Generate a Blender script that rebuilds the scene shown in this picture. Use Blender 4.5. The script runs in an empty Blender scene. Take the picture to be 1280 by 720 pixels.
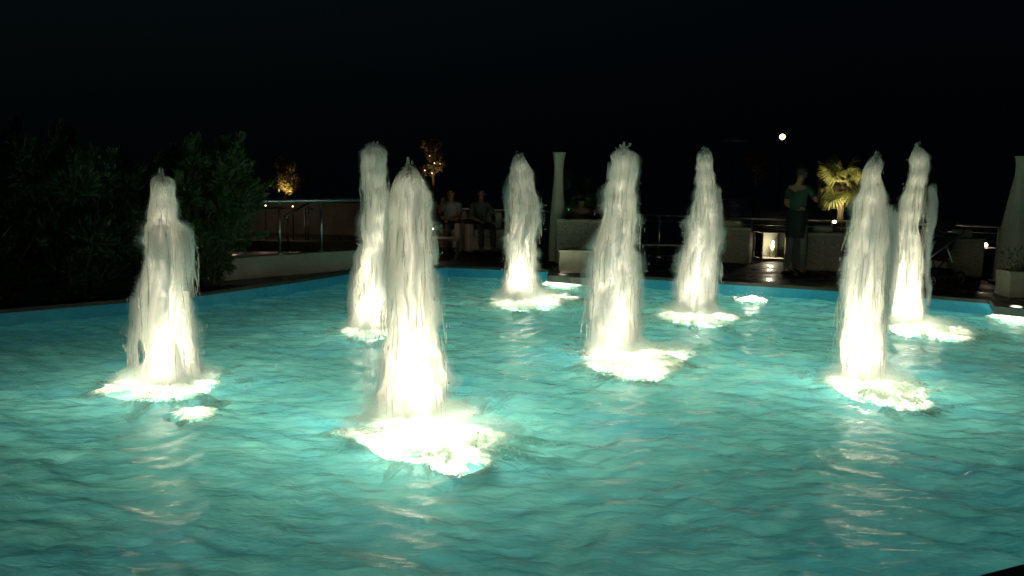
import bpy, bmesh, math, random
import numpy as np
from mathutils import Vector, Matrix, noise
random.seed(7); np.random.seed(7)
R = math.radians; PI = math.pi
scene = bpy.context.scene
COL = scene.collection

# ------------------------------------------------------------------ camera
CAMZ, PITCH, ROLL, F = 1.85, R(7.8), R(0.9), 1108.0
fw = Vector((0, math.cos(PITCH), -math.sin(PITCH)))
r0 = Vector((1, 0, 0)); u0 = Vector((0, math.sin(PITCH), math.cos(PITCH)))
rt = r0*math.cos(ROLL) + u0*math.sin(ROLL)
up = -r0*math.sin(ROLL) + u0*math.cos(ROLL)
CP = Vector((0, 0, CAMZ))
cd = bpy.data.cameras.new('camera'); cam = bpy.data.objects.new('camera', cd); COL.objects.link(cam)
cd.sensor_width = 36; cd.lens = 36*F/1280; cd.clip_end = 2000; cd.clip_start = 0.05
M = Matrix((rt, up, -fw)).transposed().to_4x4(); M.translation = CP
cam.matrix_world = M
scene.camera = cam

def ray(px, py):
    return (fw*F + rt*(px-640) - up*(py-360))
def at(px, py, z=0.0):
    d = ray(px, py); t = (z-CAMZ)/d.z
    return CP + d*t
def on(px, py, Y):
    d = ray(px, py); return CP + d*(Y/d.y)

# ------------------------------------------------------------------ materials
def newmat(name):
    m = bpy.data.materials.new(name); m.use_nodes = True
    nt = m.node_tree; nt.nodes.clear()
    out = nt.nodes.new('ShaderNodeOutputMaterial')
    return m, nt, out
def N(nt, t, **kw):
    n = nt.nodes.new(t)
    for k, v in kw.items():
        if k.startswith('i_'): n.inputs[k[2:].replace('_', ' ')].default_value = v
        else: setattr(n, k, v)
    return n
def pm(name, col, rough=.6, var=.25, scale=6.0, metal=0.0, bump=.15, spec=.4, stretch=(1,1,1), col2=None):
    m, nt, out = newmat(name)
    b = N(nt, 'ShaderNodeBsdfPrincipled'); L = nt.links.new
    b.inputs['Roughness'].default_value = rough; b.inputs['Metallic'].default_value = metal
    b.inputs['Specular IOR Level'].default_value = spec
    tc = N(nt, 'ShaderNodeTexCoord'); mp = N(nt, 'ShaderNodeMapping'); mp.inputs['Scale'].default_value = stretch
    L(tc.outputs['Object'], mp.inputs['Vector'])
    n = N(nt, 'ShaderNodeTexNoise'); n.inputs['Scale'].default_value = scale; n.inputs['Detail'].default_value = 6
    L(mp.outputs[0], n.inputs['Vector'])
    r = N(nt, 'ShaderNodeValToRGB')
    c2 = col2 or tuple(c*(1-var) for c in col); c1 = tuple(min(1, c*(1+var*.6)) for c in col)
    r.color_ramp.elements[0].position = .35; r.color_ramp.elements[1].position = .68
    r.color_ramp.elements[0].color = (*c2, 1); r.color_ramp.elements[1].color = (*c1, 1)
    L(n.outputs['Fac'], r.inputs[0]); L(r.outputs[0], b.inputs['Base Color'])
    bp = N(nt, 'ShaderNodeBump'); bp.inputs['Strength'].default_value = bump; bp.inputs['Distance'].default_value = .02
    n2 = N(nt, 'ShaderNodeTexNoise'); n2.inputs['Scale'].default_value = scale*7; n2.inputs['Detail'].default_value = 4
    L(mp.outputs[0], n2.inputs['Vector']); L(n2.outputs['Fac'], bp.inputs['Height']); L(bp.outputs[0], b.inputs['Normal'])
    L(b.outputs[0], out.inputs[0])
    return m

def leafmat(name, c1, c2):
    m, nt, out = newmat(name); L = nt.links.new
    geo = N(nt, 'ShaderNodeNewGeometry')
    r = N(nt, 'ShaderNodeValToRGB'); r.color_ramp.elements[0].color = (*c1, 1); r.color_ramp.elements[1].color = (*c2, 1)
    L(geo.outputs['Random Per Island'], r.inputs[0])
    d = N(nt, 'ShaderNodeBsdfPrincipled'); d.inputs['Roughness'].default_value = .5
    t = N(nt, 'ShaderNodeBsdfTranslucent'); mx = N(nt, 'ShaderNodeMixShader'); mx.inputs[0].default_value = .3
    L(r.outputs[0], d.inputs['Base Color']); L(r.outputs[0], t.inputs[0])
    L(d.outputs[0], mx.inputs[1]); L(t.outputs[0], mx.inputs[2]); L(mx.outputs[0], out.inputs[0])
    return m

def emat(name, col, s):
    m, nt, out = newmat(name)
    e = N(nt, 'ShaderNodeEmission'); e.inputs[0].default_value = (*col, 1); e.inputs[1].default_value = s
    nt.links.new(e.outputs[0], out.inputs[0]); return m

def jetmat(name, lo, hi, scale, col=(.86, .84, .76), vert=.13, amax=1.0):
    """aerated water: white diffuse + translucent, broken into vertical streaks"""
    m, nt, out = newmat(name); L = nt.links.new
    geo = N(nt, 'ShaderNodeNewGeometry')
    mp = N(nt, 'ShaderNodeMapping'); mp.inputs['Scale'].default_value = (1, 1, vert)
    L(geo.outputs['Position'], mp.inputs['Vector'])
    n = N(nt, 'ShaderNodeTexNoise'); n.inputs['Scale'].default_value = scale; n.inputs['Detail'].default_value = 3.0
    n.inputs['Roughness'].default_value = .6
    n.inputs['Distortion'].default_value = .35
    L(mp.outputs[0], n.inputs['Vector'])
    mr = N(nt, 'ShaderNodeMapRange'); mr.interpolation_type = 'SMOOTHSTEP'
    mr.inputs['From Min'].default_value = lo; mr.inputs['From Max'].default_value = hi; mr.inputs['To Max'].default_value = amax
    L(n.outputs['Fac'], mr.inputs['Value'])
    # vertex 'dens' lets the water thin out toward its edge
    at_ = N(nt, 'ShaderNodeAttribute'); at_.attribute_name = 'dens'
    mu = N(nt, 'ShaderNodeMath'); mu.operation = 'MULTIPLY'
    L(mr.outputs[0], mu.inputs[0]); L(at_.outputs['Fac'], mu.inputs[1])
    d = N(nt, 'ShaderNodeBsdfDiffuse'); d.inputs[0].default_value = (*col, 1)
    t = N(nt, 'ShaderNodeBsdfTranslucent'); t.inputs[0].default_value = (*col, 1)
    g = N(nt, 'ShaderNodeBsdfGlossy'); g.inputs['Roughness'].default_value = .25
    bp = N(nt, 'ShaderNodeBump'); bp.inputs['Strength'].default_value = .6; bp.inputs['Distance'].default_value = .03
    n2 = N(nt, 'ShaderNodeTexNoise'); n2.inputs['Scale'].default_value = scale*1.3; n2.inputs['Detail'].default_value = 4
    L(mp.outputs[0], n2.inputs['Vector']); L(n2.outputs['Fac'], bp.inputs['Height'])
    for s in (d, t, g): L(bp.outputs[0], s.inputs['Normal'])
    m1 = N(nt, 'ShaderNodeMixShader'); m1.inputs[0].default_value = .62
    m2 = N(nt, 'ShaderNodeMixShader'); m2.inputs[0].default_value = .05
    tr = N(nt, 'ShaderNodeBsdfTransparent'); m3 = N(nt, 'ShaderNodeMixShader')
    L(d.outputs[0], m1.inputs[1]); L(t.outputs[0], m1.inputs[2])
    L(m1.outputs[0], m2.inputs[1]); L(g.outputs[0], m2.inputs[2])
    L(mu.outputs[0], m3.inputs[0]); L(tr.outputs[0], m3.inputs[1]); L(m2.outputs[0], m3.inputs[2])
    L(m3.outputs[0], out.inputs[0])
    return m

M_core = jetmat('aerated_water_core', .22, .56, 10, amax=.86, vert=.17)
M_mid = jetmat('aerated_water_mid', .36, .62, 13, amax=.62, vert=.2)
M_veil = jetmat('aerated_water_veil', .42, .72, 15, amax=.36, vert=.2)
M_strand = jetmat('water_strand', .3, .6, 30, amax=.7)
M_drop = jetmat('water_drop', .0, .1, 10, amax=.85)
M_foam = jetmat('foam', .30, .46, 38, vert=1.0, amax=.98)
M_lace = jetmat('foam_lace', .44, .60, 20, vert=1.0, amax=.30)

def mistmat(name, dens, col=(.985, .985, .96)):
    m, nt, out = newmat(name)
    v = N(nt, 'ShaderNodeVolumeScatter'); v.inputs['Color'].default_value = (*col, 1); v.inputs['Density'].default_value = dens
    v.inputs['Anisotropy'].default_value = .2
    nt.links.new(v.outputs[0], out.inputs['Volume']); return m
M_mistA = mistmat('dense_spray_mist', 9.0)
M_mistB = mistmat('thin_spray_mist', 3.0)
M_mistD = mistmat('foam_glow_mist', 2.6)
M_mistC = mistmat('side_spray_mist', 26.0)
def watermat():
    m, nt, out = newmat('pool_water'); L = nt.links.new
    geo = N(nt, 'ShaderNodeNewGeometry')
    n = N(nt, 'ShaderNodeTexNoise'); n.inputs['Scale'].default_value = 2.1; n.inputs['Detail'].default_value = 10; n.inputs['Roughness'].default_value = .6; n.inputs['Distortion'].default_value = .7
    mp = N(nt, 'ShaderNodeMapping'); mp.inputs['Scale'].default_value = (1, 1.7, 1)
    L(geo.outputs['Position'], mp.inputs[0]); L(mp.outputs[0], n.inputs['Vector'])
    r = N(nt, 'ShaderNodeValToRGB')
    e = r.color_ramp.elements
    e[0].position = .33; e[0].color = (.14, .39, .36, 1)
    e[1].position = .70; e[1].color = (.30, .60, .49, 1)
    k = r.color_ramp.elements.new(.5); k.color = (.19, .46, .39, 1)
    L(n.outputs['Fac'], r.inputs[0])
    # slow drift between blue and green
    n3 = N(nt, 'ShaderNodeTexNoise'); n3.inputs['Scale'].default_value = .9; n3.inputs['Detail'].default_value = 3
    L(geo.outputs['Position'], n3.inputs['Vector'])
    r3 = N(nt, 'ShaderNodeMapRange'); r3.inputs['From Min'].default_value = .5; r3.inputs['From Max'].default_value = .75
    L(n3.outputs['Fac'], r3.inputs['Value'])
    mxc = N(nt, 'ShaderNodeMix'); mxc.data_type = 'RGBA'
    mxc.inputs[7].default_value = (.10, .42, .52, 1)
    mf = N(nt, 'ShaderNodeMath'); mf.operation = 'MULTIPLY'; mf.inputs[1].default_value = .55
    L(r3.outputs[0], mf.inputs[0]); L(mf.outputs[0], mxc.inputs[0]); L(r.outputs[0], mxc.inputs[6])
    d = N(nt, 'ShaderNodeBsdfDiffuse'); t = N(nt, 'ShaderNodeBsdfTranslucent')
    L(mxc.outputs[2], d.inputs[0]); L(mxc.outputs[2], t.inputs[0])
    bp = N(nt, 'ShaderNodeBump'); bp.inputs['Strength'].default_value = .42; bp.inputs['Distance'].default_value = .03
    n2 = N(nt, 'ShaderNodeTexNoise'); n2.inputs['Scale'].default_value = 8; n2.inputs['Detail'].default_value = 4; n2.inputs['Distortion'].default_value = .6
    mp2 = N(nt, 'ShaderNodeMapping'); mp2.inputs['Scale'].default_value = (.7, 1.6, 1)
    L(geo.outputs['Position'], mp2.inputs[0]); L(mp2.outputs[0], n2.inputs['Vector']); L(n2.outputs['Fac'], bp.inputs['Height'])
    g = N(nt, 'ShaderNodeBsdfGlossy'); g.inputs['Roughness'].default_value = .26
    fr = N(nt, 'ShaderNodeFresnel'); fr.inputs['IOR'].default_value = 1.33
    for s in (d, t, g, fr): L(bp.outputs[0], s.inputs['Normal'])
    m1 = N(nt, 'ShaderNodeMixShader'); m1.inputs[0].default_value = .6
    m2 = N(nt, 'ShaderNodeMixShader')
    L(d.outputs[0], m1.inputs[1]); L(t.outputs[0], m1.inputs[2])
    L(fr.outputs[0], m2.inputs[0]); L(m1.outputs[0], m2.inputs[1]); L(g.outputs[0], m2.inputs[2])
    L(m2.outputs[0], out.inputs[0])
    return m

M_water = watermat()
M_deck = pm('deck_stone', (.050, .040, .032), .55, .4, 2.2)
def deckmat():
    m, nt, out = newmat('dark_deck_tiles'); L = nt.links.new
    geo = N(nt, 'ShaderNodeNewGeometry'); b = N(nt, 'ShaderNodeBsdfPrincipled')
    br = N(nt, 'ShaderNodeTexBrick'); br.inputs['Scale'].default_value = 1.0; br.offset = 0.5
    br.inputs['Brick Width'].default_value = .6; br.inputs['Row Height'].default_value = .3; br.inputs['Mortar Size'].default_value = .006
    br.inputs['Color1'].default_value = (.055, .043, .034, 1); br.inputs['Color2'].default_value = (.038, .030, .025, 1); br.inputs['Mortar'].default_value = (.012, .010, .009, 1)
    L(geo.outputs['Position'], br.inputs['Vector'])
    n = N(nt, 'ShaderNodeTexNoise'); n.inputs['Scale'].default_value = 3; n.inputs['Detail'].default_value = 6; L(geo.outputs['Position'], n.inputs['Vector'])
    r = N(nt, 'ShaderNodeMapRange'); r.inputs['From Min'].default_value = .4; r.inputs['From Max'].default_value = .62; r.inputs['To Min'].default_value = .22; r.inputs['To Max'].default_value = .7
    L(n.outputs['Fac'], r.inputs['Value']); L(r.outputs[0], b.inputs['Roughness']); L(br.outputs['Color'], b.inputs['Base Color']); L(b.outputs[0], out.inputs[0])
    return m
M_deck = deckmat()
M_cope = pm('coping_stone', (.07, .06, .05), .5, .4, 5)
M_edge = pm('pale_edge', (.24, .22, .19), .5, .25, 8)
def tilemat():
    m, nt, out = newmat('blue_pool_tile'); L = nt.links.new
    geo = N(nt, 'ShaderNodeNewGeometry')
    b = N(nt, 'ShaderNodeBsdfPrincipled'); b.inputs['Roughness'].default_value = .25
    v = N(nt, 'ShaderNodeTexVoronoi'); v.inputs['Scale'].default_value = 18; v.distance = 'CHEBYCHEV'; v.inputs['Randomness'].default_value = 0.15
    L(geo.outputs['Position'], v.inputs['Vector'])
    n = N(nt, 'ShaderNodeTexNoise'); n.inputs['Scale'].default_value = 2; L(geo.outputs['Position'], n.inputs['Vector'])
    r = N(nt, 'ShaderNodeValToRGB'); r.color_ramp.elements[0].color = (.035, .40, .68, 1); r.color_ramp.elements[1].color = (.10, .66, .85, 1)
    ad = N(nt, 'ShaderNodeMath'); ad.operation = 'ADD'
    sp = N(nt, 'ShaderNodeSeparateColor'); L(v.outputs['Color'], sp.inputs[0])
    m_ = N(nt, 'ShaderNodeMath'); m_.operation = 'MULTIPLY_ADD'; m_.inputs[1].default_value = .25; m_.inputs[2].default_value = -.12
    L(sp.outputs[0], m_.inputs[0]); L(m_.outputs[0], ad.inputs[0]); L(n.outputs['Fac'], ad.inputs[1])
    L(ad.outputs[0], r.inputs[0]); L(r.outputs[0], b.inputs['Base Color']); L(b.outputs[0], out.inputs[0])
    return m
M_tile = tilemat()
M_plaster = pm('pale_plaster', (.46, .44, .38), .8, .2, 3)
M_grey = pm('grey_render', (.20, .19, .17), .85, .3, 2)
M_steel = pm('brushed_steel', (.62, .60, .55), .28, .1, 20, metal=.9)
M_dark = pm('dark_metal', (.03, .03, .03), .4, .2, 10, metal=.5)
M_cream = pm('cream_cushion', (.50, .46, .36), .85, .18, 8, bump=.3)
M_wicker = pm('beige_wicker', (.40, .35, .27), .7, .3, 30, bump=.5)
M_black = pm('black_fabric', (.012, .012, .013), .8, .3, 9)
M_planter = pm('cream_planter', (.52, .47, .36), .6, .15, 6)
M_lycra = pm('pale_stretch_fabric', (.52, .48, .38), .7, .15, 4, stretch=(1, 1, .3))
M_soil = pm('soil', (.03, .02, .015), .9, .4, 30)
M_skin = pm('skin', (.30, .16, .10), .5, .1, 8)
M_hair = pm('dark_hair', (.015, .010, .008), .5, .3, 30, stretch=(1, 1, .2))
M_white = pm('white_shirt', (.34, .35, .40), .8, .12, 9)
M_navy = pm('dark_shirt', (.06, .055, .055), .8, .2, 9)
M_brownc = pm('brown_top', (.16, .09, .06), .8, .2, 9)
M_green = pm('green_shirt', (.018, .058, .034), .8, .2, 7)
M_trous = pm('grey_green_trousers', (.12, .135, .115), .85, .2, 7)
M_bark = pm('bark', (.09, .06, .04), .9, .4, 12, stretch=(1, 1, .3))
M_leafD = leafmat('dark_leaf', (.06, .10, .035), (.16, .23, .08))
M_leafO = leafmat('olive_leaf', (.10, .09, .03), (.30, .24, .09))
M_leafP = leafmat('palm_leaf', (.16, .19, .05), (.44, .42, .16))
M_lampw = emat('lamp_white', (1, .86, .62), 14)
M_lampo = emat('lamp_amber', (1, .62, .3), 9)
M_lampg = emat('lamp_green', (.15, 1, .2), .35)
M_moonlamp = emat('globe_white', (1, .70, .40), 5)

def glassmat():
    m, nt, out = newmat('clear_glass'); L = nt.links.new
    g = N(nt, 'ShaderNodeBsdfGlossy'); g.inputs['Roughness'].default_value = .03
    t = N(nt, 'ShaderNodeBsdfTransparent'); t.inputs[0].default_value = (.93, .95, .93, 1)
    fr = N(nt, 'ShaderNodeFresnel'); mx = N(nt, 'ShaderNodeMixShader')
    L(fr.outputs[0], mx.inputs[0]); L(t.outputs[0], mx.inputs[1]); L(g.outputs[0], mx.inputs[2]); L(mx.outputs[0], out.inputs[0])
    return m
M_glass = glassmat()

# ------------------------------------------------------------------ object helpers
def tag(o, label=None, cat=None, group=None, kind=None):
    if label: o['label'] = label
    if cat: o['category'] = cat
    if group: o['group'] = group
    if kind: o['kind'] = kind
    return o
def empty(name, loc, label, cat, group=None, rz=0):
    o = bpy.data.objects.new(name, None); COL.objects.link(o); o.location = loc; o.rotation_euler = (0, 0, rz)
    o.empty_display_size = .2
    return tag(o, label, cat, group)
def mobj(name, verts, faces, mat, parent=None, smooth=False, loc=None):
    me = bpy.data.meshes.new(name)
    me.from_pydata([tuple(v) for v in verts] if not isinstance(verts, np.ndarray) else verts.tolist(), [], faces)
    me.materials.append(mat); me.update()
    if smooth: me.polygons.foreach_set('use_smooth', [True]*len(me.polygons))
    o = bpy.data.objects.new(name, me); COL.objects.link(o)
    if parent: o.parent = parent
    if loc is not None: o.location = loc
    return o
class MB:
    def __init__(s): s.bm = bmesh.new()
    def box(s, c, d, rz=0, bev=0.0, rx=0, ry=0):
        t = bmesh.new(); bmesh.ops.create_cube(t, size=1)
        bmesh.ops.scale(t, vec=d, verts=t.verts)
        if bev: bmesh.ops.bevel(t, geom=t.edges[:], offset=bev, segments=2, affect='EDGES', profile=.5)
        bmesh.ops.transform(t, matrix=Matrix.Translation(c) @ Matrix.Rotation(rz, 4, 'Z') @ Matrix.Rotation(ry, 4, 'Y') @ Matrix.Rotation(rx, 4, 'X'), verts=t.verts)
        me = bpy.data.meshes.new('t'); t.to_mesh(me); s.bm.from_mesh(me); bpy.data.meshes.remove(me); t.free(); return s
    def tube(s, pts, r, n=8, cap=True):
        pts = [Vector(p) for p in pts]; rr = r if isinstance(r, (list, tuple)) else [r]*len(pts)
        rings = []
        for i, p in enumerate(pts):
            t = (pts[min(i+1, len(pts)-1)] - pts[max(i-1, 0)]).normalized()
            a = t.cross(Vector((0, 0, 1)) if abs(t.z) < .9 else Vector((1, 0, 0))).normalized(); b = t.cross(a)
            rings.append([s.bm.verts.new(p + (a*math.cos(k*2*PI/n) + b*math.sin(k*2*PI/n))*rr[i]) for k in range(n)])
        for q, w in zip(rings, rings[1:]):
            for k in range(n): s.bm.faces.new((q[k], q[(k+1) % n], w[(k+1) % n], w[k]))
        if cap: s.bm.faces.new(rings[0][::-1]); s.bm.faces.new(rings[-1])
        return s
    def lathe(s, prof, c=(0, 0, 0), n=24, cap=True):
        c = Vector(c)
        rings = [[s.bm.verts.new(c + Vector((r*math.cos(k*2*PI/n), r*math.sin(k*2*PI/n), z))) for k in range(n)] for r, z in prof]
        for q, w in zip(rings, rings[1:]):
            for k in range(n): s.bm.faces.new((q[k], q[(k+1) % n], w[(k+1) % n], w[k]))
        if cap: s.bm.faces.new(rings[0][::-1]); s.bm.faces.new(rings[-1])
        return s
    def torus(s, c, R_, r, axis='X', n=28, m=8):
        c = Vector(c); V = []
        for i in range(n):
            a = 2*PI*i/n; row = []
            for j in range(m):
                b = 2*PI*j/m; q = R_ + r*math.cos(b)
                p = (r*math.sin(b), q*math.cos(a), q*math.sin(a)) if axis == 'X' else (q*math.cos(a), q*math.sin(a), r*math.sin(b))
                row.append(s.bm.verts.new(c+Vector(p)))
            V.append(row)
        for i in range(n):
            for j in range(m):
                s.bm.faces.new((V[i][j], V[(i+1) % n][j], V[(i+1) % n][(j+1) % m], V[i][(j+1) % m]))
        return s
    def ball(s, c, r, sc=(1, 1, 1), seg=14):
        g = bmesh.ops.create_uvsphere(s.bm, u_segments=seg, v_segments=seg//2+2, radius=r)
        bmesh.ops.scale(s.bm, vec=sc, verts=g['verts']); bmesh.ops.translate(s.bm, vec=c, verts=g['verts']); return s
    def build(s, name, mat, parent=None, smooth=False, loc=None):
        bmesh.ops.recalc_face_normals(s.bm, faces=s.bm.faces)
        me = bpy.data.meshes.new(name); s.bm.to_mesh(me); s.bm.free(); me.materials.append(mat)
        if smooth:
            me.polygons.foreach_set('use_smooth', [True]*len(me.polygons))
        o = bpy.data.objects.new(name, me); COL.objects.link(o)
        if parent: o.parent = parent
        if loc is not None: o.location = loc
        return o
def light(name, kind, loc, power, col, parent=None, rad=.05, **kw):
    l = bpy.data.lights.new(name, kind); l.energy = power; l.color = col
    if kind in ('POINT', 'SPOT'): l.shadow_soft_size = rad
    for k, v in kw.items(): setattr(l, k, v)
    o = bpy.data.objects.new(name, l); COL.objects.link(o); o.location = loc
    if parent: o.parent = parent
    return o

# ------------------------------------------------------------------ world
w = bpy.data.worlds.new('World'); scene.world = w; w.use_nodes = True
nt = w.node_tree; nt.nodes.clear()
wo = nt.nodes.new('ShaderNodeOutputWorld'); bg = nt.nodes.new('ShaderNodeBackground')
tc = nt.nodes.new('ShaderNodeTexCoord'); sx = nt.nodes.new('ShaderNodeSeparateXYZ')
mr = nt.nodes.new('ShaderNodeMapRange'); mr.inputs['From Min'].default_value = .35; mr.inputs['From Max'].default_value = -.6
rp = nt.nodes.new('ShaderNodeValToRGB')
rp.color_ramp.elements[0].color = (.0006, .0013, .0022, 1); rp.color_ramp.elements[1].color = (.0014, .0034, .0038, 1)
nt.links.new(tc.outputs['Generated'], sx.inputs[0]); nt.links.new(sx.outputs['X'], mr.inputs['Value'])
nt.links.new(mr.outputs[0], rp.inputs[0]); nt.links.new(rp.outputs[0], bg.inputs[0]); nt.links.new(bg.outputs[0], wo.inputs[0])
mz = nt.nodes.new('ShaderNodeMapRange'); mz.interpolation_type = 'SMOOTHSTEP'; mz.inputs['From Min'].default_value = -.02; mz.inputs['From Max'].default_value = .3
mz.inputs['To Min'].default_value = .35; mz.inputs['To Max'].default_value = 1.5
nt.links.new(sx.outputs['Z'], mz.inputs['Value']); nt.links.new(mz.outputs[0], bg.inputs[1])

# ------------------------------------------------------------------ setting: deck with a hole, pool walls, floor, water
DZ = 0.17
far = [(-420, 424), (0, 388), (120, 378), (240, 368), (366, 351), (435, 340), (560, 332), (683, 337.5),
       (800, 346), (915, 353), (1060, 362), (1150, 369), (1243, 377), (1500, 402)]
pool = [at(x, y, DZ) for x, y in far]
pool += [Vector((11.5, 7.5, DZ)), Vector((9.0, 4.5, DZ))]
nr1, nr2 = at(1280, 711, DZ), at(1248, 719.5, DZ)
dr = (nr2-nr1).normalized()
pool += [nr1 - dr*2.5, nr1, nr2, nr2 + dr*2.2, nr2+dr*5.5, Vector((-9, 3.0, DZ)), Vector((-12, 6.5, DZ))]
bm = bmesh.new()
def loop(bm, pts):
    vs = [bm.verts.new(p) for p in pts]
    return [bm.edges.new((vs[i], vs[(i+1) % len(vs)])) for i in range(len(vs))]
E = loop(bm, pool) + loop(bm, [Vector((-400, -60, DZ)), Vector((400, -60, DZ)), Vector((400, 600, DZ)), Vector((-400, 600, DZ))])
bmesh.ops.triangle_fill(bm, edges=E, use_beauty=True, use_dissolve=False)
bmesh.ops.recalc_face_normals(bm, faces=bm.faces)
me = bpy.data.meshes.new('ground'); bm.to_mesh(me); bm.free(); me.materials.append(M_deck)
g = bpy.data.objects.new('ground', me); COL.objects.link(g); tag(g, kind='structure')

# coping strip (12 cm wide, proud of deck) + pool walls
cen = sum(pool, Vector())/len(pool)
def offset_poly(P, d):
    out = []; n = len(P)
    for i in range(n):
        a, b, c = P[i-1], P[i], P[(i+1) % n]
        e1 = (b-a).normalized(); e2 = (c-b).normalized()
        n1 = Vector((e1.y, -e1.x, 0)); n2 = Vector((e2.y, -e2.x, 0))
        m = (n1+n2); m = m.normalized() if m.length > 1e-3 else n1
        k = max(.5, m.dot(n1)); out.append(b + m*(d/k))
    return out
area = sum(pool[i-1].x*pool[i].y - pool[i].x*pool[i-1].y for i in range(len(pool)))
sgn = 1 if area > 0 else -1
outer = offset_poly(pool, .14*sgn)
n = len(pool); V = []; Fc = []
inner = offset_poly(pool, -.015*sgn)
for i in range(n):
    V += [inner[i]+Vector((0, 0, .012)), outer[i]+Vector((0, 0, .012)), inner[i]+Vector((0, 0, -.035)), outer[i]+Vector((0, 0, -.01))]
for i in range(n):
    a, b = 4*i, 4*((i+1) % n)
    Fc += [(a, b, b+1, a+1), (a, a+2, b+2, b), (a+1, b+1, b+3, a+3)]
tag(mobj('pool_coping', V, Fc, M_cope), kind='structure')
V = []; Fc = []
for i in range(n): V += [pool[i]-Vector((0, 0, .008)), Vector((pool[i].x, pool[i].y, -1.3))]
for i in range(n): a, b = 2*i, 2*((i+1) % n); Fc.append((a, b, b+1, a+1))
tag(mobj('pool_wall', V, Fc, M_tile), kind='structure')
tag(mobj('pool_floor', [(-30, 0, -1.3), (30, 0, -1.3), (30, 30, -1.3), (-30, 30, -1.3)], [(0, 1, 2, 3)], pm('pale_pool_tile', (.62, .78, .76), .4, .1, 3)), kind='structure')

# ------------------------------------------------------------------ fountain data (silhouettes read as widths at heights)
JETS = [
 dict(c=204, b=480, prof=[(221,198,208),(235,192,213),(255,189,217),(275,186,222),(284,179,234),(300,176,241),(330,181,240),(360,178,236),(400,174,238),(440,173,242),(472,170,248)],
      side=[[(288,226,240),(310,232,247),(335,233,246),(362,232,243)],[(372,168,178),(410,164,178),(455,166,178)]],
      foam=(208,485,70,18), p=1.0, spread=1.45,
      label='leftmost water jet of the fountain, standing alone in front of the dark bushes'),
 dict(c=466, b=412, prof=[(181,453,474),(195,449,480),(215,449,484),(240,454,488),(270,456,488),(300,452,487),(340,444,487),(380,440,488),(410,438,492)],
      side=[[(305,446,456),(340,437,450),(400,433,446)]], foam=(464,416,36,13), p=.85, spread=1.2,
      label='tall water jet just behind and left of the nearest, widest jet'),
 dict(c=517, b=520, prof=[(210,506,518),(222,493,528),(240,487,536),(270,484,537),(310,484,543),(360,482,548),(420,480,552),(470,478,557),(512,474,562)],
      side=[[(395,458,466),(440,457,468),(515,456,468)],[(290,542,547),(330,543,549)]], foam=(536,544,98,38), p=1.55, spread=1.25,
      label='widest and nearest water jet, with the largest foam patch at its foot'),
 dict(c=651, b=376, prof=[(195,644,654),(210,640,662),(232,637,671),(255,635,677),(275,636,675),(300,634,669),(340,633,668),(374,628,674)],
      side=[[(240,630,636),(280,630,634),(310,629,634)]], foam=(659,380,46,16), p=1.0, spread=1.4,
      label='far water jet directly left of the tall pale pillar, two white foam patches beside it'),
 dict(c=765, b=440, prof=[(184,771,788),(195,764,794),(225,762,795),(250,757,797),(280,750,799),(310,742,800),(350,737,799),(400,733,795),(436,728,796)],
      side=[[(205,758,763),(225,757,762)]], foam=(788,452,70,22), p=1.3, spread=1.2,
      label='thick water jet mid-pool, covering the right end of the long cream planter'),
 dict(c=869, b=392, prof=[(189,876,887),(205,872,890),(225,870,894),(245,867,897),(268,864,900),(300,858,899),(330,851,897),(360,847,895),(390,841,896)],
      side=[[(235,894,902),(270,896,904),(312,894,902)]], foam=(871,398,50,13), p=1.0, spread=1.35,
      label='smoothly tapered water jet between the middle jet and the person in the green shirt'),
 dict(c=1133, b=408, prof=[(183,1144,1151),(198,1137,1160),(220,1136,1158),(250,1128,1156),(280,1123,1153),(310,1122,1152),(350,1119,1150),(404,1113,1152)],
      side=[[(232,1156,1165),(262,1157,1168),(300,1153,1161),(380,1153,1158)],[(262,1112,1121),(300,1109,1121),(345,1104,1118),(378,1103,1114)]],
      foam=(1156,414,48,16), p=1.0, spread=1.3,
      label='rear water jet at right with a flared ragged tip, next to the baby stroller'),
 dict(c=1077, b=475, prof=[(197,1091,1099),(212,1084,1101),(235,1077,1105),(260,1066,1110),(290,1060,1110),(330,1057,1107),(380,1053,1103),(430,1050,1104),(472,1046,1110)],
      side=[[(262,1104,1111),(330,1106,1112)]], foam=(1096,487,62,23), p=1.25, spread=1.35,
      label='broad water jet at right in front of the lit palm'),
]
SPOTS = [(703, 357, 25, 8, 'small glowing foam patch beside the pale pillar and planter'),
         (938, 376, 21, 7, 'small glowing foam patch right of the tapered jet, below the lit lantern'),
         (1266, 400, 26, 11, 'glowing foam patch at the right edge below the square planter')]
LOBES = {0: [(238, 517, 30, 8), (150, 487, 26, 6)], 2: [(574, 576, 44, 15), (472, 543, 34, 10)], 3: [(694, 373, 34, 9)], 4: [(824, 446, 38, 11), (800, 468, 36, 8)],
         6: [(1182, 421, 26, 8)], 7: [(1128, 503, 40, 10)]}
CEN = []
for J in JETS:
    J['base'] = at(J['c'], J['b'], 0)
    CEN.append((J['base'].x, J['base'].y, 1.0))
for s in SPOTS:
    q = at(s[0], s[1], 0); CEN.append((q.x, q.y, .8))

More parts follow.
